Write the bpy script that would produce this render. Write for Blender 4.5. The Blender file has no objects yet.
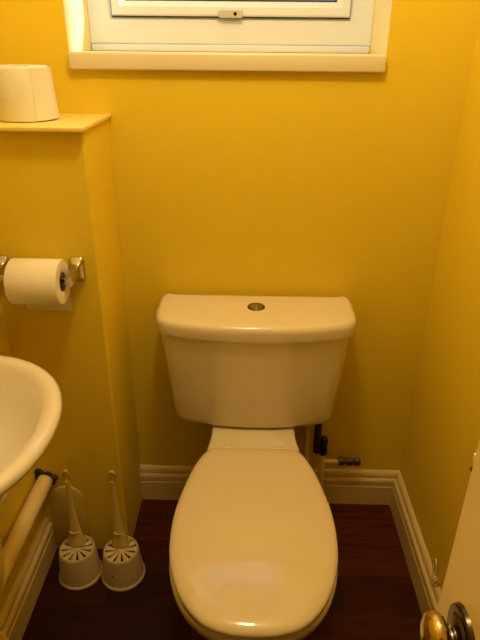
import bpy, bmesh, math, random
from mathutils import Vector, Matrix
random.seed(4)
sc = bpy.context.scene
COL = sc.collection
PI = math.pi

# ------------------------------------------------------------------ helpers
def obj(name, bm, mat, parent=None, smooth=40, mods=()):
    """link bm (world coordinates) as one mesh object, origin at its thing's base"""
    if parent is not None:
        o0 = parent.matrix_world.translation.copy() if parent.parent is None else parent.parent.location.copy()
        o0 = parent.location.copy() if parent.parent is None else parent.parent.location.copy()
        bmesh.ops.translate(bm, verts=bm.verts, vec=-o0)
    bmesh.ops.recalc_face_normals(bm, faces=bm.faces)
    me = bpy.data.meshes.new(name)
    bm.to_mesh(me); bm.free()
    for p in me.polygons: p.use_smooth = smooth > 0
    if smooth > 0: me.set_sharp_from_angle(angle=math.radians(smooth))
    me.materials.append(mat)
    o = bpy.data.objects.new(name, me)
    COL.objects.link(o)
    if parent is not None: o.parent = parent
    return o

def thing(name, label, cat, loc=(0, 0, 0), group=None):
    o = bpy.data.objects.new(name, None); COL.objects.link(o)
    o.empty_display_size = .05
    o.location = loc; o['label'] = label; o['category'] = cat
    if group: o['group'] = group
    return o

def tag(o, label, cat, group=None):
    o['label'] = label; o['category'] = cat
    if group: o['group'] = group
    return o

def struct(name, bm, mat, label=None, smooth=0):
    o = obj(name, bm, mat, None, smooth); o['kind'] = 'structure'
    if label: o['label'] = label; o['category'] = name.split('_')[0]
    return o

def dup(root, loc, label):
    r = root.copy(); COL.objects.link(r); r.location = loc; r['label'] = label
    for ch in list(root.children):
        c = ch.copy(); COL.objects.link(c); c.parent = r
        for g in list(ch.children):
            d = g.copy(); COL.objects.link(d); d.parent = c
    return r

def box(bm, x0, x1, y0, y1, z0, z1, bev=0, seg=2):
    vs = [bm.verts.new((x, y, z)) for x in (x0, x1) for y in (y0, y1) for z in (z0, z1)]
    f = [(0, 1, 3, 2), (4, 6, 7, 5), (0, 4, 5, 1), (2, 3, 7, 6), (0, 2, 6, 4), (1, 5, 7, 3)]
    fs = [bm.faces.new([vs[i] for i in q]) for q in f]
    if bev:
        es = list({e for fc in fs for e in fc.edges})
        bmesh.ops.bevel(bm, geom=es, offset=bev, segments=seg, affect='EDGES', profile=.5)
    return bm

def nb(): return bmesh.new()

def loft(bm, rings, cap0=True, cap1=True, closed=True):
    R = [[bm.verts.new(p) for p in r] for r in rings]
    n = len(R[0])
    for a, b in zip(R, R[1:]):
        for i in range(n if closed else n - 1):
            j = (i + 1) % n
            bm.faces.new((a[i], a[j], b[j], b[i]))
    if cap0: bm.faces.new(list(reversed(R[0])))
    if cap1: bm.faces.new(R[-1])
    return R

def lathe(bm, prof, c=(0, 0, 0), n=48, axis='z', cap0=False, cap1=False):
    """prof: (radius, height) pairs; axis z, x or y"""
    rings = []
    for r, h in prof:
        ring = []
        for k in range(n):
            a = 2 * PI * k / n
            u, v = max(r, 1e-5) * math.cos(a), max(r, 1e-5) * math.sin(a)
            if axis == 'z': p = (c[0] + u, c[1] + v, c[2] + h)
            elif axis == 'x': p = (c[0] + h, c[1] + u, c[2] + v)
            else: p = (c[0] + v, c[1] + h, c[2] + u)
            ring.append(p)
        rings.append(ring)
    return loft(bm, rings, cap0, cap1)

def tube(bm, pts, rad, n=16, cap=True):
    """sweep a circle along pts; rad is a number or one radius (or (ra, rb)) per point"""
    pts = [Vector(p) for p in pts]
    if not isinstance(rad, (list, tuple)): rad = [rad] * len(pts)
    t0 = (pts[1] - pts[0]).normalized()
    nrm = t0.orthogonal().normalized()
    if abs(t0.z) > .9: nrm = (Vector((1, 0, 0)) - t0 * t0.x).normalized()
    rings = []
    for i, p in enumerate(pts):
        if i == 0: t = pts[1] - pts[0]
        elif i == len(pts) - 1: t = pts[-1] - pts[-2]
        else: t = (pts[i + 1] - pts[i]).normalized() + (pts[i] - pts[i - 1]).normalized()
        t.normalize()
        nrm = (nrm - t * nrm.dot(t)).normalized()
        b = t.cross(nrm)
        ra, rb = rad[i] if isinstance(rad[i], (list, tuple)) else (rad[i], rad[i])
        rings.append([p + nrm * ra * math.cos(2 * PI * k / n) + b * rb * math.sin(2 * PI * k / n) for k in range(n)])
    loft(bm, rings, cap, cap)
    return bm

def bend(pts, r, seg=6):
    """round the corners of a polyline"""
    P = [Vector(p) for p in pts]; out = [P[0]]
    for i in range(1, len(P) - 1):
        a = (P[i - 1] - P[i]).normalized() * r; b = (P[i + 1] - P[i]).normalized() * r
        for k in range(seg + 1):
            t = k / seg
            out.append(P[i] + a * (1 - t) ** 2 + b * t ** 2)
    out.append(P[-1]); return out

def catmull(P, n, closed=False):
    out = []
    m = len(P)
    rng = range(m if closed else m - 1)
    for i in rng:
        g = (lambda k: P[k % m]) if closed else (lambda k: P[min(max(k, 0), m - 1)])
        p0, p1, p2, p3 = map(Vector, (g(i - 1), g(i), g(i + 1), g(i + 2)))
        for k in range(n):
            t = k / n
            out.append(.5 * ((2 * p1) + (-p0 + p2) * t + (2 * p0 - 5 * p1 + 4 * p2 - p3) * t * t + (-p0 + 3 * p1 - 3 * p2 + p3) * t ** 3))
    if not closed: out.append(Vector(P[-1]))
    return out

def inset(pts, d):
    """move a closed counter-clockwise 2-D outline inwards by d"""
    n = len(pts); out = []
    for i in range(n):
        a, b = Vector(pts[i - 1]), Vector(pts[(i + 1) % n])
        t = (b - a).normalized()
        out.append(Vector(pts[i]) + Vector((-t.y, t.x)) * d)
    return out

def at_z(pts, z): return [(p[0], p[1], z) for p in pts]

def toward(pts, c, s): return [Vector((c[0] + (p[0] - c[0]) * s, c[1] + (p[1] - c[1]) * s)) for p in pts]

# ------------------------------------------------------------------ materials
def pbr(name, col, rough=.5, metal=0, coat=0, bump=0, bscale=60, var=0, vscale=8, ior=1.5, sss=0):
    m = bpy.data.materials.new(name); m.use_nodes = True
    nt = m.node_tree; N = nt.nodes; L = nt.links
    b = N['Principled BSDF']
    b.inputs['Base Color'].default_value = (*col, 1)
    b.inputs['Roughness'].default_value = rough
    b.inputs['Metallic'].default_value = metal
    b.inputs['IOR'].default_value = ior
    if coat:
        b.inputs['Coat Weight'].default_value = coat
        b.inputs['Coat Roughness'].default_value = .04
    tc = N.new('ShaderNodeTexCoord')
    if var:
        nz = N.new('ShaderNodeTexNoise'); nz.inputs['Scale'].default_value = vscale; nz.inputs['Detail'].default_value = 4
        L.new(tc.outputs['Object'], nz.inputs['Vector'])
        mx = N.new('ShaderNodeMix'); mx.data_type = 'RGBA'
        mx.inputs[6].default_value = (*[c * (1 - var) for c in col], 1)
        mx.inputs[7].default_value = (*[min(1, c * (1 + var)) for c in col], 1)
        L.new(nz.outputs['Fac'], mx.inputs[0]); L.new(mx.outputs[2], b.inputs['Base Color'])
    if bump:
        n2 = N.new('ShaderNodeTexNoise'); n2.inputs['Scale'].default_value = bscale; n2.inputs['Detail'].default_value = 5
        L.new(tc.outputs['Object'], n2.inputs['Vector'])
        bp = N.new('ShaderNodeBump'); bp.inputs['Strength'].default_value = bump; bp.inputs['Distance'].default_value = .002
        L.new(n2.outputs['Fac'], bp.inputs['Height']); L.new(bp.outputs['Normal'], b.inputs['Normal'])
    return m

M = {}
M['wall'] = pbr('yellow_wall_paint', (.825, .622, .034), .5, bump=.25, bscale=90, var=.03, vscale=3)
M['ceiling'] = pbr('ceiling_paint', (.85, .80, .66), .8)
M['gloss'] = pbr('cream_gloss_paint', (.74, .57, .27), .3, bump=.12, bscale=30, var=.03, vscale=10)
M['door'] = pbr('cream_door_paint', (.80, .66, .32), .35, bump=.08, bscale=25)
M['shelf'] = pbr('pale_yellow_paint', (.88, .70, .20), .4, bump=.1, bscale=40)
M['upvc'] = pbr('white_plastic_frame', (.75, .82, 1.0), .3)
M['sill'] = pbr('sill_gloss_paint', (.80, .72, .58), .35)
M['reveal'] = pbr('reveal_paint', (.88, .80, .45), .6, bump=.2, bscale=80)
M['ceramic'] = pbr('glazed_ceramic', (.80, .71, .56), .16, coat=.35)
M['basin'] = pbr('white_basin_ceramic', (.83, .78, .69), .12, coat=.5)
M['seat'] = pbr('seat_plastic', (.76, .65, .46), .10, coat=.3, bump=.05, bscale=9)
M['paper'] = pbr('tissue_paper', (.86, .82, .76), .9, bump=.35, bscale=160)
M['card'] = pbr('cardboard', (.30, .22, .13), .9)
M['chrome'] = pbr('chrome', (.46, .43, .38), .14, 1)
M['steel'] = pbr('brushed_steel', (.34, .31, .27), .22, 1)
M['plate'] = pbr('silver_plate', (.62, .61, .58), .35, .25)
M['brass'] = pbr('aged_brass', (.58, .44, .18), .2, 1, bump=.1, bscale=40)
M['darkbrass'] = pbr('darkened_brass', (.09, .065, .035), .25, 1, bump=.1, bscale=50)  # base colour darkened to stand for the dark hall reflected in the door rose
M['plastic'] = pbr('cream_brush_plastic', (.70, .55, .30), .4, bump=.05, bscale=60)
M['handle'] = pbr('yellowed_brush_plastic', (.70, .52, .12), .25)
M['pipe'] = pbr('waste_pipe_plastic', (.90, .72, .36), .35, var=.05, vscale=20)
M['black'] = pbr('black_rubber', (.012, .010, .009), .5)
M['pewter'] = pbr('dull_fitting_metal', (.12, .105, .09), .32, 1)
M['yellow'] = pbr('yellow_plastic', (.85, .60, .06), .3)
M['dark'] = pbr('dark_gasket', (.02, .018, .016), .6)
M['hall'] = pbr('hall_paint', (.55, .46, .32), .8)

def wood():
    m = bpy.data.materials.new('dark_plank_floor'); m.use_nodes = True
    N, L = m.node_tree.nodes, m.node_tree.links
    b = N['Principled BSDF']
    tc = N.new('ShaderNodeTexCoord'); mp = N.new('ShaderNodeMapping')
    mp.inputs['Location'].default_value = (.13, .184, 0)
    L.new(tc.outputs['Object'], mp.inputs['Vector'])
    br = N.new('ShaderNodeTexBrick')
    br.inputs['Scale'].default_value = 1
    br.inputs['Brick Width'].default_value = .62; br.inputs['Row Height'].default_value = .105
    br.inputs['Mortar Size'].default_value = .0012; br.inputs['Mortar Smooth'].default_value = .2
    br.offset = .37; br.offset_frequency = 2
    br.inputs['Color1'].default_value = (.095, .018, .004, 1)
    br.inputs['Color2'].default_value = (.018, .003, .001, 1)
    br.inputs['Mortar'].default_value = (.012, .004, .003, 1)
    L.new(mp.outputs['Vector'], br.inputs['Vector'])
    g = N.new('ShaderNodeMapping'); g.inputs['Scale'].default_value = (5, 60, 1)
    L.new(tc.outputs['Object'], g.inputs['Vector'])
    nz = N.new('ShaderNodeTexNoise'); nz.inputs['Scale'].default_value = 1.6; nz.inputs['Detail'].default_value = 8
    nz.inputs['Distortion'].default_value = .8
    L.new(g.outputs['Vector'], nz.inputs['Vector'])
    rp = N.new('ShaderNodeValToRGB'); rp.color_ramp.elements[0].position = .3; rp.color_ramp.elements[1].position = .75
    rp.color_ramp.elements[0].color = (.55, .5, .5, 1); rp.color_ramp.elements[1].color = (1.35, 1.3, 1.25, 1)
    L.new(nz.outputs['Fac'], rp.inputs['Fac'])
    mx = N.new('ShaderNodeMix'); mx.data_type = 'RGBA'; mx.blend_type = 'MULTIPLY'; mx.inputs[0].default_value = 1
    L.new(br.outputs['Color'], mx.inputs[6]); L.new(rp.outputs['Color'], mx.inputs[7])
    L.new(mx.outputs[2], b.inputs['Base Color'])
    b.inputs['Roughness'].default_value = .55
    b.inputs['Specular IOR Level'].default_value = .2
    bp = N.new('ShaderNodeBump'); bp.inputs['Strength'].default_value = .3; bp.inputs['Distance'].default_value = .001
    L.new(br.outputs['Fac'], bp.inputs['Height']); bp.invert = True
    L.new(bp.outputs['Normal'], b.inputs['Normal'])
    return m
M['floor'] = wood()

def glass():
    m = bpy.data.materials.new('window_glass'); m.use_nodes = True
    N, L = m.node_tree.nodes, m.node_tree.links
    N.remove(N['Principled BSDF'])
    t = N.new('ShaderNodeBsdfTransparent'); t.inputs['Color'].default_value = (.92, .96, 1, 1)
    g = N.new('ShaderNodeBsdfGlossy'); g.inputs['Roughness'].default_value = .02
    f0 = N.new('ShaderNodeLayerWeight'); f0.inputs['Blend'].default_value = .5
    f1 = N.new('ShaderNodeMath'); f1.operation = 'POWER'; f1.inputs[1].default_value = 5
    f = N.new('ShaderNodeMath'); f.operation = 'MULTIPLY_ADD'; f.inputs[1].default_value = .6; f.inputs[2].default_value = .04
    L.new(f0.outputs['Facing'], f1.inputs[0]); L.new(f1.outputs[0], f.inputs[0])
    x = N.new('ShaderNodeMixShader')
    L.new(f.outputs[0], x.inputs[0]); L.new(t.outputs[0], x.inputs[1]); L.new(g.outputs[0], x.inputs[2])
    L.new(x.outputs[0], N['Material Output'].inputs['Surface'])
    return m
M['glass'] = glass()

# ------------------------------------------------------------------ the room
XL, XR, YF, ZC = -.557, .475, -1.66, 2.25
XB, YB, ZB = -.3285, -.217, 1.144            # boxing: side face, front face, top
WX0, WX1, WZ0, WZ1 = -.4035, .2885, 1.2445, 2.05   # window opening
WD = .26                                     # wall thickness
HS, TS = .124, .020                          # baseboard

HY = -2.7
struct('floor', box(nb(), XL - .2, XR + .2, HY, .0, -.04, 0), M['floor'])
struct('ceiling', box(nb(), XL - .2, XR + .2, HY, WD, ZC, ZC + .05), M['ceiling'])
struct('wall_left', box(nb(), XL - .12, XL, YF, WD, 0, ZC), M['wall'])
struct('wall_right', box(nb(), XR, XR + .12, YF, WD, 0, ZC), M['wall'])
bm = nb()                                    # back wall around the window opening
xs = [XL, WX0, WX1, XR]; zs = [0, WZ0, WZ1, ZC]
grid = {}
for y in (0, WD):
    for i, x in enumerate(xs):
        for k, z in enumerate(zs): grid[i, k, y] = bm.verts.new((x, y, z))
for i in range(3):
    for k in range(3):
        if (i, k) == (1, 1): continue
        bm.faces.new([grid[i, k, 0], grid[i + 1, k, 0], grid[i + 1, k + 1, 0], grid[i, k + 1, 0]])
        bm.faces.new([grid[i, k, WD], grid[i, k + 1, WD], grid[i + 1, k + 1, WD], grid[i + 1, k, WD]])
for (a, b) in (((1, 1), (1, 2)), ((1, 2), (2, 2)), ((2, 2), (2, 1)), ((2, 1), (1, 1))):
    bm.faces.new([grid[a[0], a[1], 0], grid[b[0], b[1], 0], grid[b[0], b[1], WD], grid[a[0], a[1], WD]])
for (a, b) in (((0, 0), (3, 0)), ((3, 0), (3, 3)), ((3, 3), (0, 3)), ((0, 3), (0, 0))):
    A = [grid[a[0], a[1], 0]]; B = [grid[a[0], a[1], WD]]
wb = struct('wall_back', bm, M['wall'])
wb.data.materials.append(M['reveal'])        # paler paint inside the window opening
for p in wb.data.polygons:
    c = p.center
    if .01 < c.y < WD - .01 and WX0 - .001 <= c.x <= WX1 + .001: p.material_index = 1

DX0, DX1, DZ = -.49, .20, 1.98               # doorway in the front wall
bm = nb()
box(bm, XL, DX0, YF - .12, YF, 0, ZC); box(bm, DX1, XR, YF - .12, YF, 0, ZC); box(bm, DX0, DX1, YF - .12, YF, DZ, ZC)
struct('wall_front', bm, M['wall'])
struct('wall_hall', box(nb(), XL - .2, XR + .2, HY - .1, HY, 0, ZC), M['hall'])
bm = nb(); box(bm, XL - .3, XL - .2, HY, YF - .12, 0, ZC); struct('wall_hall_left', bm, M['hall'])
bm = nb(); box(bm, XR + .2, XR + .3, HY, YF - .12, 0, ZC); struct('wall_hall_right', bm, M['hall'])

# pipe boxing in the back left corner, its front edge softly rounded
bm = nb()
prof = [(XL, -.0005), (XL, YB)]
rb = .006
for k in range(7):
    a = -PI / 2 + k / 6 * PI / 2
    prof.append((XB - rb + rb * math.cos(a), YB + rb + rb * math.sin(a)))
prof.append((XB, -.0005))
loft(bm, [at_z(prof, 0), at_z(prof, ZB)])
struct('wall_boxing', bm, M['wall'], smooth=50)

# moulded baseboards: (thickness, height) profile
BP = [(0, 0), (TS, 0), (TS, .071), (.0172, .0745), (.0172, .0765), (.0195, .079), (.0195, .094), (.0165, .0985),
      (.0105, .1005), (.0105, .1035), (.0125, .106), (.0118, .115), (.008, .121), (.003, HS), (0, HS)]
def baseboard(name, f0, f1):
    bm = nb(); loft(bm, [[f0(t, h) for t, h in BP], [f1(t, h) for t, h in BP]])
    struct(name, bm, M['gloss'], smooth=30)
baseboard('baseboard_back', lambda t, h: (XB, -t, h), lambda t, h: (XR - t, -t, h))
baseboard('baseboard_right', lambda t, h: (XR - t, -t, h), lambda t, h: (XR - t, YF, h))
baseboard('baseboard_left', lambda t, h: (XL + t, YB, h), lambda t, h: (XL + t, YF, h))

# ------------------------------------------------------------------ window
win = bpy.data.objects.new('window_1', None); COL.objects.link(win); win.location = (-.058, .19, 1.28)
win['kind'] = 'structure'
YW = .188
def ring_frame(bm, x0, x1, z0, z1, w, y0, y1, bev=.004):
    """mitred rectangular frame with a chamfered front"""
    R = []
    for (d, y) in ((0, y1), (0, y0 + bev * .5), (bev * .5, y0), (w - bev * 2, y0), (w, y0 + bev * 2), (w, y1)):
        R.append([(x0 + d, y, z0 + d), (x1 - d, y, z0 + d), (x1 - d, y, z1 - d), (x0 + d, y, z1 - d)])
    R.append(R[0]); loft(bm, R, False, False)
    bmesh.ops.remove_doubles(bm, verts=bm.verts, dist=1e-5)
    return bm
FZ0, FZ1 = 1.281, WZ1
obj('window_frame', ring_frame(nb(), WX0, WX1, FZ0 + .0165, FZ1, .0585, YW, YW + .07), M['upvc'], win, 0)
bm = nb(); box(bm, WX0 + .001, WX1 - .001, YW - .001, YW + .07, FZ0, FZ0 + .0158, .002)
obj('frame_trim', bm, M['upvc'], win, 30)
SX0, SX1, SZ0, SZ1 = -.3435, .2305, 1.3585, WZ1 - .061
gk = ring_frame(nb(), SX0 - .0025, SX1 + .0025, SZ0 - .0025, SZ1 + .0025, .02, YW + .003, YW + .06)
obj('gasket', gk, M['dark'], win, 0)
sash = obj('sash', ring_frame(nb(), SX0, SX1, SZ0, SZ1, .033, YW - .009, YW + .05, .007), M['upvc'], win, 0)
bm = nb(); box(bm, SX0 + .03, SX1 - .03, YW + .014, YW + .018, SZ0 + .03, SZ1 - .03)
obj('pane', bm, M['glass'], sash, 0)
bm = nb(); ring_frame(bm, SX0 + .030, SX1 - .030, SZ0 + .030, SZ1 - .030, .006, YW + .004, YW + .014, .001)
obj('glazing_seal', bm, M['dark'], sash, 0)
# sash fastener: a flat bar with a rounded end and one dark screw
hz, hx0, hx1, hy = 1.3635, -.087, -.028, YW - .009
bm = nb()
R = []
out = []
for k in range(9):
    a = PI / 2 + k / 8 * PI
    out.append((hx0 + .0075 + .0075 * math.cos(a), hz + .0085 * math.sin(a)))
out += [(hx1, hz - .0085), (hx1, hz + .0085)]
for (d, y) in ((0, hy + .002), (0, hy - .006), (.0018, hy - .008)):
    cx, cz = (hx0 + hx1) / 2, hz
    s = 1 - d / .012
    R.append([(cx + (x - cx) * (1 - d / .03), y, cz + (z - cz) * s) for x, z in out])
loft(bm, R)
wh = obj('window_handle', bm, M['plate'], sash, 30); wh['label'] = 'silver fastener plate'
bm = nb(); lathe(bm, [(.0001, -.0095), (.003, -.0093), (.0042, -.008), (.0042, -.004)], (-.045, hy, hz), 20, 'y')
obj('screw', bm, M['darkbrass'], win, 30)
# sill board
bm = nb(); box(bm, WX0 + .001, WX1 - .001, -.017, YW + .06, WZ0 + .0005, FZ0 - .0005, .004, 3)
o = obj('window_sill', bm, M['sill'], win, 30)

# ------------------------------------------------------------------ toilet
TX = .0175
toilet = thing('toilet', 'white close-coupled toilet with lid closed, against the yellow back wall under the window', 'toilet', (TX, -.35, 0))

half = [(.0, -.7440), (.045, -.7400), (.090, -.7220), (.1300, -.6770), (.1575, -.6090), (.1675, -.5380), (.1650, -.4580), (.1470, -.3620), (.1290, -.3050), (.1120, -.2740), (.095, -.2630), (.05, -.2615), (0, -.2615)]
def outline(h, n=6):
    hs = catmull(h, n)
    right = [(TX + p[0], p[1]) for p in hs]
    left = [(TX - p[0], p[1]) for p in hs[1:-1]]
    return [Vector(p) for p in right + left[::-1]]      # counter-clockwise
half3 = [(a, b, 0) for a, b in half]
LID = outline(half3)
cen = (TX, -.53)
# pan: rim, bowl outside, foot and the rear deck under the cistern
def pan_ring(sx, yf, yr, z, pinch):
    """egg-shaped section: half width sx, front yf, rear yr; pinch = rear half width"""
    h = [(0, yf), (sx * .38, yf + .006 + (sx) * .04), (sx * .74, yf + .055), (sx * .95, yf + .125), (sx, yf + .20), (sx * .97, yf + .275),
         (sx * .6 + pinch * .4, yf + .37), (pinch, yf + .46), (pinch, (yr * .6 + (yf + .46) * .4)), (pinch, yr - .012), (pinch - .012, yr), (0, yr)]
    return at_z(outline([(a, b, 0) for a, b in h], 4), z)
bm = nb()
rings = [pan_ring(.105, -.560, -.06, 0.0, .092), pan_ring(.106, -.562, -.06, .012, .094), pan_ring(.098, -.550, -.06, .05, .088),
         pan_ring(.100, -.570, -.05, .14, .085), pan_ring(.124, -.625, -.035, .22, .090), pan_ring(.151, -.692, -.025, .29, .098),
         pan_ring(.164, -.724, -.022, .335, .105), pan_ring(.167, -.736, -.020, .365, .109), pan_ring(.167, -.738, -.020, .380, .1095),
         pan_ring(.163, -.734, -.022, .3865, .107), pan_ring(.153, -.724, -.030, .3885, .100)]
loft(bm, rings)
obj('pan', bm, M['ceramic'], toilet, 60)
# rear deck that carries the cistern
bm = nb()
def deck(w0, w1, yf, yr, z): return [(TX - w0, yf, z), (TX + w0, yf, z), (TX + w1, yr, z), (TX - w1, yr, z)]
h = [(0, -.262), (.09, -.262), (.1135, -.262), (.1155, -.245), (.1095, -.20), (.108, -.16), (.108, -.04), (.10, -.02), (0, -.02)]
D0 = outline([(a, b, 0) for a, b in h], 4)
loft(bm, [at_z(D0, .380), at_z(D0, .390), at_z(inset(D0, .002), .3945), at_z(inset(D0, .006), .397)])
obj('cistern_deck', bm, M['ceramic'], toilet, 50)
# seat ring and closed lid
bm = nb()
S = inset(LID, .003); S = [Vector((p.x, min(p.y, -.268))) for p in S]
loft(bm, [at_z(inset(S, .004), .3885), at_z(S, .391), at_z(S, .399), at_z(inset(S, .003), .4015)])
obj('seat', bm, M['seat'], toilet, 50)
bm = nb()
R = [at_z(inset(LID, .004), .4018), at_z(LID, .4045), at_z(LID, .410)]
for k in range(1, 8):
    a = k / 7 * PI / 2
    R.append(at_z(toward(LID, cen, 1 - .19 * (1 - math.cos(a))), .410 + .0125 * math.sin(a)))
base = toward(LID, cen, .81)
for s in (.93, .84, .72, .58, .42, .25, .1):
    R.append(at_z(toward(base, cen, s), .4225 + .0085 * (1 - s * s)))
loft(bm, R)
obj('lid', bm, M['seat'], toilet, 60)
# hinge barrels hidden behind the lid's rear edge
for s in (-1, 1):
    bm = nb(); lathe(bm, [(.0001, -.019), (.006, -.019), (.0075, -.017), (.0075, .017), (.006, .019), (.0001, .019)], (TX + s * .062, -.2545, .4047), 18, 'x')
    obj('hinge', bm, M['seat'], toilet, 40)

def cis_out(w, yf, yr, bow, rf, rr):
    """cistern section: half width w, rear yr, front centre yf, sides' front yf+bow"""
    h = [(0, yf)]
    for t in (.25, .5, .72): h.append((w * t, yf + bow * t ** 2.2))
    ys = yf + bow
    h += [(w - rf * .55, yf + bow * .72 + rf * .05), (w - rf * .14, ys + rf * .30), (w, ys + rf), (w, (ys + yr) / 2), (w, yr - rr)]
    h += [(w - rr * .29, yr - rr * .29), (w - rr, yr), (w * .5, yr), (0, yr)]
    return outline([(a, b, 0) for a, b in h], 5)
bm = nb()
def body(z, k, ins=0):
    w = .212 + (.236 - .212) * k; yf = -.176 - .030 * k
    o = cis_out(w, yf, -.022, .036, .045, .012)
    return at_z(inset(o, ins) if ins else o, z)
loft(bm, [body(.3975, 0, .020), body(.400, 0, .011), body(.406, .02, .004), body(.414, .04, .001), body(.428, .08), body(.50, .32), body(.57, .56), body(.63, .78), body(.679, .95)])
cist = obj('cistern', bm, M['ceramic'], toilet, 60)
bm = nb()
LO = cis_out(.2455, -.2125, -.016, .042, .055, .02)
R = [at_z(inset(LO, .007), .676), at_z(inset(LO, .001), .6775), at_z(LO, .681), at_z(LO, .700)]
for k in range(1, 7):
    a = k / 6 * PI / 2
    R.append(at_z(inset(LO, .016 * (1 - math.cos(a))), .700 + .017 * math.sin(a)))
base = inset(LO, .016)
for s in (.9, .75, .55, .3, .1): R.append(at_z(toward(base, (TX, -.11), s), .717 + .003 * (1 - s * s)))
loft(bm, R)
clid = obj('cistern_lid', bm, M['ceramic'], toilet, 60)
bm = nb()
bc = (TX + .0005, -.104, .7195)
lathe(bm, [(.0215, 0), (.0215, .002), (.0203, .0032), (.0178, .0032), (.0172, .0022)], bc, 40)
fb = obj('flush_button', bm, M['pewter'], clid, 30); fb['label'] = 'round chrome dual flush button'
for s, w in ((-1, .55), (1, .35)):
    bm = nb(); pts = []
    for k in range(15):
        a = -PI / 2 + s * k / 14 * PI
        pts.append((bc[0] + s * .0007 +   .0168 * math.cos(a if s > 0 else a), bc[1] +   .0168 * math.sin(a)))
    P2 = [Vector(p) for p in pts]
    loft(bm, [at_z(P2, bc[2] + .0008), at_z(P2, bc[2] + .0026), at_z(toward(P2, (bc[0] + s * .007, bc[1]), .9), bc[2] + .0032)])
    obj('button_half', bm, M['steel'], clid, 30)

# ------------------------------------------------------------------ water pipes to the right of the toilet
wp = thing('supply_pipe', 'thin pale water pipe with black valve and dull metal fitting right of the toilet', 'pipe', (.222, -.05, 0))
yp = -.045
bm = nb(); tube(bm, bend([(.232, yp, .002), (.2265, yp, .12), (.2235, yp, .25)], .03), .0075)
obj('riser', bm, M['pipe'], wp, 50)
bm = nb(); tube(bm, [(.2275, yp, .192), (.258, yp, .192), (.284, yp, .192)], .0068); obj('branch', bm, M['pipe'], wp, 50)
bm = nb(); lathe(bm, [(.0001, 0), (.011, 0), (.012, .002), (.012, .018), (.0095, .020), (.0095, .024), (.0125, .026), (.0125, .040), (.0095, .042), (.0095, .046), (.012, .048), (.012, .064), (.010, .066), (.0001, .066)], (.272, yp, .192), 8, 'x')
obj('fitting', bm, M['pewter'], wp, 20)
bm = nb(); lathe(bm, [(.0001, 0), (.008, 0), (.0115, .004), (.0125, .02), (.0105, .032), (.0125, .044), (.011, .060), (.006, .064), (.0001, .064)], (.2245, yp - .006, .222), 20)
o = obj('valve', bm, M['black'], wp, 40); o['label'] = 'black valve body'
bm = nb(); tube(bm, [(.2245, yp - .002, .255), (.2035, yp - .012, .255)], .006)
tube(bm, [(.2035, yp - .012, .236), (.2035, yp - .012, .252), (.2035, yp - .012, .3968)], [.009, .0105, .0105])
o = obj('hose', bm, M['black'], wp, 40); o['label'] = 'black hose up into the cistern'
bm = nb(); tube(bm, [(.1775, -.045, .002), (.1775, -.045, .2), (.1775, -.045, .3968)], .0085)
ov = obj('pipe', bm, M['pipe'], None, 50)
tag(ov, 'straight upright pale pipe close behind the pan, half hidden beside the toilet', 'pipe')

# ------------------------------------------------------------------ shelf and spare roll
bm = nb(); box(bm, XL + .001, -.3225, -.2405, -.001, ZB + .0005, ZB + .0095, .002, 3)
tag(obj('shelf', bm, M['shelf'], None, 30), 'pale yellow shelf board capping the boxing in the corner', 'shelf')

ZS = ZB + .0095
sr = thing('toilet_roll', 'spare white toilet roll standing upright on the shelf beside the window', 'toilet roll', (-.4685, -.130, ZS))
bm = nb()
c = (-.4685, -.130, ZS)
rr = .0565
lathe(bm, [(.021, .002), (.050, .0005), (rr - .001, .002), (rr, .006), (rr + .0005, .05), (rr, .097), (rr - .002, .1015), (.050, .103), (.035, .1025), (.022, .102), (.021, .099), (.021, .002)], c, 64)
obj('paper', bm, M['paper'], sr, 50)
bm = nb(); lathe(bm, [(.0205, .001), (.0205, .1015), (.0195, .1015), (.0195, .001), (.0205, .001)], c, 40); obj('core', bm, M['card'], sr, 40)
# loose end of the sheet, lifting off the right of the roll
bm = nb(); R = []
for zz in (.003, .03, .06, .085, .100):
    row = []
    lift = .003 + .010 * (1 - zz / .1)
    for k in range(9):
        t = k / 8; a = math.radians(-50 + 95 * t)
        r = rr + .0012 + lift * t ** 2
        row.append((c[0] + r * math.cos(a), c[1] + r * math.sin(a), c[2] + zz))
    for k in range(8, -1, -1):
        t = k / 8; a = math.radians(-50 + 95 * t)
        r = rr + .0007 + lift * t ** 2
        row.append((c[0] + r * math.cos(a), c[1] + r * math.sin(a), c[2] + zz))
    R.append(row)
loft(bm, R); obj('loose_sheet', bm, M['paper'], sr, 60)

# ------------------------------------------------------------------ roll holder on the boxing with a roll in use
hy, hzr = -.277, .857
hd = thing('toilet_roll_holder', 'chrome wall-mounted toilet roll holder with two posts on the boxing', 'toilet roll holder', (-.44, YB, .855))
def post(x, sgn):
    bm = nb()
    # flared plate on the wall, tapering forward to the arm
    P = [(.0165, .0285, YB), (.0165, .0285, YB - .004), (.0145, .0255, YB - .008), (.0105, .018, YB - .014), (.0085, .014, YB - .022), (.0075, .011, YB - .045), (.0075, .011, YB - .066), (.0060, .0095, YB - .069)]
    R = []
    for w, hgt, y in P:
        ring = []
        for k in range(24):
            a = 2 * PI * k / 24
            ca, sa = math.cos(a), math.sin(a)
            e = .35
            zc = .857 - (YB - y) * .06
            ring.append((x + w * math.copysign(abs(ca) ** e, ca), y, zc + hgt * math.copysign(abs(sa) ** e, sa)))
        R.append(ring)
    loft(bm, R)
    obj('bracket', bm, M['chrome'], hd, 35)
post(-.3740, 1); post(-.5370, -1)
bm = nb(); lathe(bm, [(.0001, -.5325), (.004, -.5320), (.004, -.522), (.0085, -.520), (.0085, -.392), (.010, -.391), (.010, -.386), (.004, -.3845), (.004, -.3785), (.0001, -.378)], (0, hy, hzr), 24, 'x')
obj('spindle', bm, M['chrome'], hd, 40)

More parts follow.
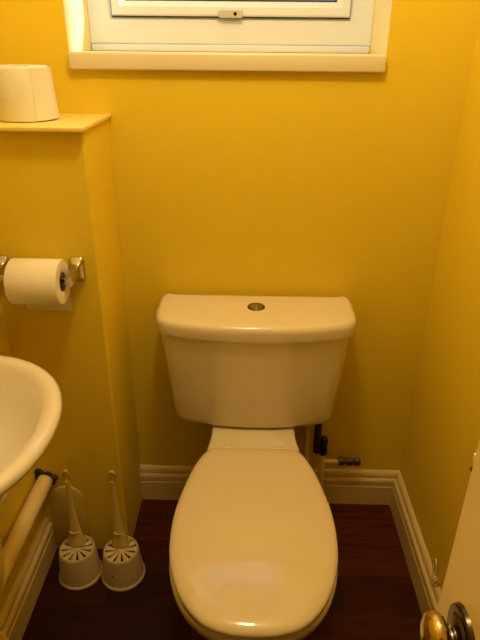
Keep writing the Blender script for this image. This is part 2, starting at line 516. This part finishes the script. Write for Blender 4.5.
tr = thing('toilet_roll', 'toilet roll in use on the chrome holder, paper end hanging behind', 'toilet roll', (-.44, hy, .80))
bm = nb(); r2 = .0475; rx0, rx1 = -.4925, -.3880
lathe(bm, [(.0205, rx0), (.040, rx0 - .0003), (r2 - .0015, rx0), (r2, rx0 + .002), (r2 + .0003, -.44), (r2, rx1 - .002), (r2 - .0015, rx1), (.035, rx1 + .0004), (.022, rx1), (.0205, rx1 - .001), (.0205, rx0)], (0, hy, hzr - .006), 64, 'x')
obj('paper', bm, M['paper'], tr, 50)
bm = nb(); lathe(bm, [(.0203, rx0 + .001), (.0203, rx1 - .0005), (.0193, rx1 - .0005), (.0193, rx0 + .001), (.0203, rx0 + .001)], (0, hy, hzr - .006), 40, 'x')
obj('core', bm, M['card'], tr, 40)
bm = nb(); R = []
prof = [(hy + .0512, hzr + .004), (hy + .0535, hzr - .012), (hy + .0550, hzr - .04), (hy + .0558, hzr - .07), (hy + .0562, .758)]
for i, (y, z) in enumerate(prof):
    R.append([(-.499, y, z), (-.465, y + .0006, z), (-.43, y - .0004, z), (-.3955, y, z), (-.3955, y + .0004, z), (-.43, y, z), (-.465, y + .001, z), (-.499, y + .0004, z)])
loft(bm, R); obj('hanging_sheet', bm, M['paper'], tr, 60)

# ------------------------------------------------------------------ basin, waste pipe and tub on the left
BCX, BCY, BZ = XL, -.634, .742
bs = thing('basin', 'small white oval wall-hung basin cut off by the left edge of the photo', 'basin', (XL, BCY, .60))
def bas(px, wy, n, ins=0.0):
    """half superellipse sitting on the left wall; px projection, wy half width"""
    pts = []
    for k in range(41):
        a = -PI / 2 + PI * k / 40
        ca, sa = math.cos(a), math.sin(a)
        pts.append(Vector((XL + .001 + .035 + (px * 1.03 - .036) * abs(ca) ** (2 / n), BCY + wy * math.copysign(abs(sa) ** (2 / n), sa))))
    pts = [Vector((XL + .001 + ins, pts[0].y))] + pts + [Vector((XL + .001 + ins, pts[-1].y))]
    return pts
def bz(pts, z): return at_z(pts, z)
bm = nb()
R = [bz(bas(.10, .075, 2), .565), bz(bas(.125, .10, 2), .575), bz(bas(.155, .130, 2), .62), bz(bas(.182, .170, 2.05), .67), bz(bas(.215, .207, 2.1), .712),
     bz(bas(.2355, .2285, 2.12), .724), bz(bas(.2415, .2350, 2.12), .735), bz(bas(.2405, .234, 2.12), .743), bz(bas(.2345, .228, 2.12), .7485), bz(bas(.226, .2195, 2.12), .7490),
     bz(bas(.2165, .2100, 2.12, .03), .7455), bz(bas(.208, .2015, 2.12, .045), .737), bz(bas(.196, .188, 2.1, .055), .708), bz(bas(.178, .165, 2.05, .065), .672), bz(bas(.155, .135, 2, .075), .638), bz(bas(.118, .07, 2, .08), .618), bz(bas(.105, .03, 2, .085), .614)]
loft(bm, R)
obj('bowl', bm, M['basin'], bs, 60)
bm = nb(); lathe(bm, [(.0001, .004), (.012, .0035), (.019, .003), (.021, .001), (.021, -.004)], (XL + .095, BCY, .6165), 32); obj('plug_hole', bm, M['chrome'], bs, 40)
bm = nb(); lathe(bm, [(.024, 0), (.024, .004), (.018, .012), (.015, .055), (.018, .06), (.016, .07), (.0001, .073)], (XL + .030, BCY + .09, .7485), 28)
tube(bm, bend([(XL + .030, BCY + .09, .79), (XL + .105, BCY + .075, .785), (XL + .108, BCY + .074, .768)], .012), .0085)
obj('tap', bm, M['chrome'], bs, 40)

px, pz = -.531, .2600
wp2 = thing('waste_pipe', 'thick cream plastic waste pipe along the left wall entering the boxing', 'pipe', (px, YB, pz))
bm = nb(); tube(bm, bend([(px, YB + .004, pz), (px, -.55, pz), (px + .012, -.634, pz + .004), (XL + .095, -.634, pz + .16), (XL + .095, -.634, .562)], .045, 8), .0205, 24)
obj('tube', bm, M['pipe'], wp2, 50)
bm = nb(); lathe(bm, [(.0208, 0), (.0235, 0), (.0252, .003), (.0252, .007), (.0235, .012), (.0208, .012)], (px, -.595, pz), 32, 'y'); obj('coupling', bm, M['pipe'], wp2, 40)
# ragged black sealant around the hole
bm = nb(); R = []
for (d, y) in ((0, YB - .0006), (0, YB - .005), (.004, YB - .009), (.010, YB - .0095)):
    ring = []
    for k in range(40):
        a = 2 * PI * k / 40
        rad = .0275 + .004 * math.sin(3 * a + 1) + .003 * math.sin(7 * a) - d * .7
        if math.cos(a - math.radians(150)) > .6 and d < .004: rad += .008 * (math.cos(a - math.radians(150)) - .6) / .4
        rad = max(rad, .0208)
        ring.append((max(px + rad * math.cos(a), XL + .0005), y, pz + rad * math.sin(a)))
    R.append(ring)
loft(bm, R, True, False); o = obj('seal', bm, M['black'], wp2, 40); o['label'] = 'black ragged seal around the pipe'

bm = nb(); tc = (-.484, -.698, 0)
lathe(bm, [(.0001, 0), (.033, 0), (.035, .003), (.0405, .268), (.0425, .270), (.0440, .275), (.0430, .281), (.0395, .283), (.0330, .279), (.0320, .268), (.029, .012), (.0001, .010)], tc, 48)
tag(obj('tub', bm, M['yellow'], None, 50), 'round yellow plastic tub whose rim peeks into the bottom-left corner', 'tub')

# ------------------------------------------------------------------ toilet brushes
bm = nb(); R = []
for (d, y) in ((0, 0), (0, .005), (.003, .007)):
    ring = []
    pts = [(-.046, 0), (.046, 0)]
    for k in range(21):
        a = k / 20 * PI
        pts.append((.046 * math.cos(a), .190 + .046 * math.sin(a)))
    for (u, v) in pts:
        s = 1 - d / .046
        vv = v if v > 0 else d
        lean = (.236 - v) * -.012
        ring.append((-.4815 + u * s, YB - .0008 - y + lean, .0005 + (.115 + (vv - .115) * (1 - d / .12) if d else v)))
    R.append(ring)
loft(bm, R)
tag(obj('plate', bm, M['handle'], None, 40), 'flat arch-topped yellowish plate leaning on the boxing behind the left brush', 'plate')

PZ = .094
pot = thing('toilet_brush_holder', 'cream plastic toilet brush pot on the left, nearer the waste pipe', 'toilet brush holder', (-.4465, -.296, 0), 'toilet brush pots')
pc = (-.4465, -.296, 0)
bm = nb()
lathe(bm, [(.0550, .0005), (.0580, .0005), (.0588, .002), (.0588, .0055), (.0570, .0085), (.0553, .010), (.0470, PZ - .008), (.0458, PZ - .002), (.0440, PZ), (.0415, PZ), (.0400, PZ - .003), (.0400, PZ - .0125), (.0530, .004), (.0550, .0005)], pc, 64)
obj('pot', bm, M['plastic'], pot, 40)
# slotted rosette top: a dish, a hub and radial petals
bm = nb()
lathe(bm, [(.0001, PZ - .0086), (.0085, PZ - .0085), (.0085, PZ - .004), (.0065, PZ - .0025), (.0001, PZ - .0020)], pc, 32)
NP = 11
for k in range(NP):
    a0 = 2 * PI * k / NP + .15
    ca, sa = math.cos(a0), math.sin(a0)
    Rg = []
    for r, w in ((.0080, .0021), (.020, .0042), (.031, .0060), (.0375, .0072), (.0402, .0072)):
        hgt = PZ - .0030 + .0005 * (r > .03)
        ring = []
        for (u, z) in ((-w, PZ - .0086), (-w, hgt - .0012), (-w * .6, hgt), (w * .6, hgt), (w, hgt - .0012), (w, PZ - .0086)):
            ring.append((pc[0] + r * ca - u * sa, pc[1] + r * sa + u * ca, z))
        Rg.append(ring)
    loft(bm, Rg)
obj('slotted_top', bm, M['plastic'], pot, 30)
pot2 = dup(pot, (-.3290, -.296, 0), 'cream plastic toilet brush pot on the right, nearer the toilet, with small dark hole')
bm = nb(); lathe(bm, [(.0001, -.0008), (.0022, -.0005), (.0026, .0012)], (-.3435, -.296 - .0515, .049), 14, 'y')
obj('hole', bm, M['dark'], pot2, 30)

bh = (-.4465, -.296)
br = thing('toilet_brush', 'toilet brush handle standing in the left pot, in front of the arch-topped plate', 'toilet brush', (bh[0], bh[1] + .018, PZ), 'toilet brushes')
by = bh[1] + .020
bm = nb()
path = [(bh[0] - .004, by - .004, PZ - .001), (bh[0] - .004, by - .003, PZ + .012), (bh[0] - .005, by, PZ + .03), (bh[0] - .006, by + .003, PZ + .06), (bh[0] - .008, by + .007, PZ + .10), (bh[0] - .0095, by + .011, PZ + .145), (bh[0] - .0105, by + .014, PZ + .180), (bh[0] - .011, by + .015, PZ + .200)]
tube(bm, path, [(.0240, .0150), (.0225, .0145), (.0190, .0130), (.0135, .0100), (.0095, .0075), (.0075, .0060), (.0068, .0055), (.0065, .005)], 20)
obj('handle', bm, M['handle'], br, 60)
# hanging loop
bm = nb(); lp = []
for k in range(25):
    a = 2 * PI * k / 24
    lp.append((bh[0] - .0112 + .0065 * math.sin(a), by + .016 + .002 * math.cos(a), PZ + .217 - .0165 * math.cos(a)))
tube(bm, lp, .0040, 10); obj('loop', bm, M['handle'], br, 60)
bm = nb(); cp = [(bh[0] - .005 + .0125 * math.sin(a), by - .0015 - .0115 * math.cos(a), PZ + .044 + .000 * a) for a in [(-1.2 + 2.4 * k / 10) for k in range(11)]]
tube(bm, cp, .0018, 8); obj('collar', bm, M['plastic'], br, 60)
dup(br, (-.3290, -.296 + .018, PZ), 'toilet brush handle standing in the right pot, near the boxing corner')

# ------------------------------------------------------------------ door standing open on the right
DXF = .2005
door = bpy.data.objects.new('door_1', None); COL.objects.link(door); door.location = (DXF, YF, 0)
door['kind'] = 'structure'
bm = nb(); box(bm, DXF, DXF + .036, YF + .005, -.952, .008, 1.965, .0022, 2)
obj('door_leaf', bm, M['door'], door, 30)
kz, ky = .813, -1.012
bm = nb(); lathe(bm, [(.0001, -.0095), (.010, -.0095), (.013, -.0085), (.021, -.0075), (.0235, -.0055), (.0275, -.005), (.0298, -.0035), (.0308, 0)], (DXF, ky, kz), 48, 'x')
rose = obj('door_handle', bm, M['darkbrass'], door, 25); rose['label'] = 'round brass rose, dark hall reflection put into its colour'
bm = nb(); lathe(bm, [(.0115, -.008), (.0115, -.010), (.0085, -.011), (.0080, -.0125), (.0100, -.013), (.0120, -.0142), (.0105, -.0152), (.0100, -.0165)], (DXF, ky, kz), 36, 'x')
obj('spindle', bm, M['chrome'], rose, 40)
bm = nb(); lathe(bm, [(.0095, -.0155), (.0150, -.016), (.0205, -.0183), (.0238, -.0225), (.0240, -.0272), (.0205, -.0320), (.0130, -.0355), (.0060, -.0368), (.0001, -.0371)], (DXF, ky, kz), 48, 'x')
o = obj('knob', bm, M['brass'], rose, 50); o['label'] = 'polished brass knob'
bm = nb(); box(bm, DXF + .001, DXF + .010, -.9525, -.9475, .966, .975, .001)
obj('latch', bm, M['sill'], door, 30)
bm = nb(); lathe(bm, [(.0001, .0055), (.003, .0050), (.003, 0)], (DXF + .004, -.9525, .957), 14, 'y'); obj('screw', bm, M['dark'], door, 30)

# cord bundle on the right baseboard
bm = nb(); cpts = []
for k in range(73):
    a = 2 * PI * k / 24
    cpts.append((.4660 + .0055 * math.sin(a), -.412 + .022 * k / 72, .1325 + .0065 * math.cos(a)))
cpts += [(.4680, -.389, .142), (.4690, -.386, .156), (.4690, -.379, .168), (.4690, -.370, .170), (.4690, -.365, .160), (.4690, -.368, .146), (.4680, -.374, .134)]
tube(bm, catmull(cpts, 2), .0026, 8)
tag(obj('cord', bm, M['gloss'], None, 60), 'small tangled cream cord on the right baseboard behind the door edge', 'cord')

# ------------------------------------------------------------------ light
def lamp(name, typ, loc, energy, col, size=.1, rot=None):
    l = bpy.data.lights.new(name, typ); l.energy = energy; l.color = col
    if typ == 'POINT': l.shadow_soft_size = size
    if typ == 'AREA': l.shape = 'DISK'; l.size = size
    if typ == 'SUN': l.angle = size
    o = bpy.data.objects.new(name, l); COL.objects.link(o); o.location = loc
    if rot: o.rotation_euler = rot
    return o
lamp('ceiling_light', 'POINT', (-.02, -.56, 1.96), 16, (1, .78, .42), .07)
lamp('low_sun', 'SUN', (2, 1.2, 3), 6, (1, .98, .92), .12, Vector((1, .35, .42)).to_track_quat('Z', 'Y').to_euler())
w = bpy.data.worlds.new('sky'); sc.world = w; w.use_nodes = True
N, L = w.node_tree.nodes, w.node_tree.links
bg = N['Background']                          # blue daylight, paler and stronger overhead than low down
tcw = N.new('ShaderNodeTexCoord'); sx = N.new('ShaderNodeSeparateXYZ')
L.new(tcw.outputs['Generated'], sx.inputs[0])
rp = N.new('ShaderNodeValToRGB')
rp.color_ramp.elements[0].position = .02; rp.color_ramp.elements[0].color = (.12, .20, .55, 1)
rp.color_ramp.elements[1].position = .75; rp.color_ramp.elements[1].color = (.80, .90, 1, 1)
L.new(sx.outputs['Z'], rp.inputs['Fac']); L.new(rp.outputs['Color'], bg.inputs['Color'])
bg.inputs['Strength'].default_value = 1.2

# ------------------------------------------------------------------ camera
f, p, r, yw, D, H = 554.5, .4601, .0099, -.0173, 1.34, 1.2965
fw = Vector((math.sin(yw) * math.cos(p), math.cos(yw) * math.cos(p), -math.sin(p)))
rt = Vector((math.cos(yw), -math.sin(yw), 0)); up = rt.cross(fw)
c_, s_ = math.cos(r), math.sin(r)
rt2 = c_ * rt + s_ * up; up2 = -s_ * rt + c_ * up
cd = bpy.data.cameras.new('camera'); cd.sensor_fit = 'HORIZONTAL'; cd.sensor_width = 36; cd.lens = f * 36 / 480
cd.clip_start = .02
cam = bpy.data.objects.new('camera', cd); COL.objects.link(cam)
mw = Matrix((rt2, up2, -fw)).transposed().to_4x4(); mw.translation = (0, -D, H)
cam.matrix_world = mw
sc.camera = cam
vs = sc.view_settings
vs.view_transform = 'Standard'; vs.look = 'None'; vs.gamma = 1; vs.use_curve_mapping = False
vs.exposure = 0.0
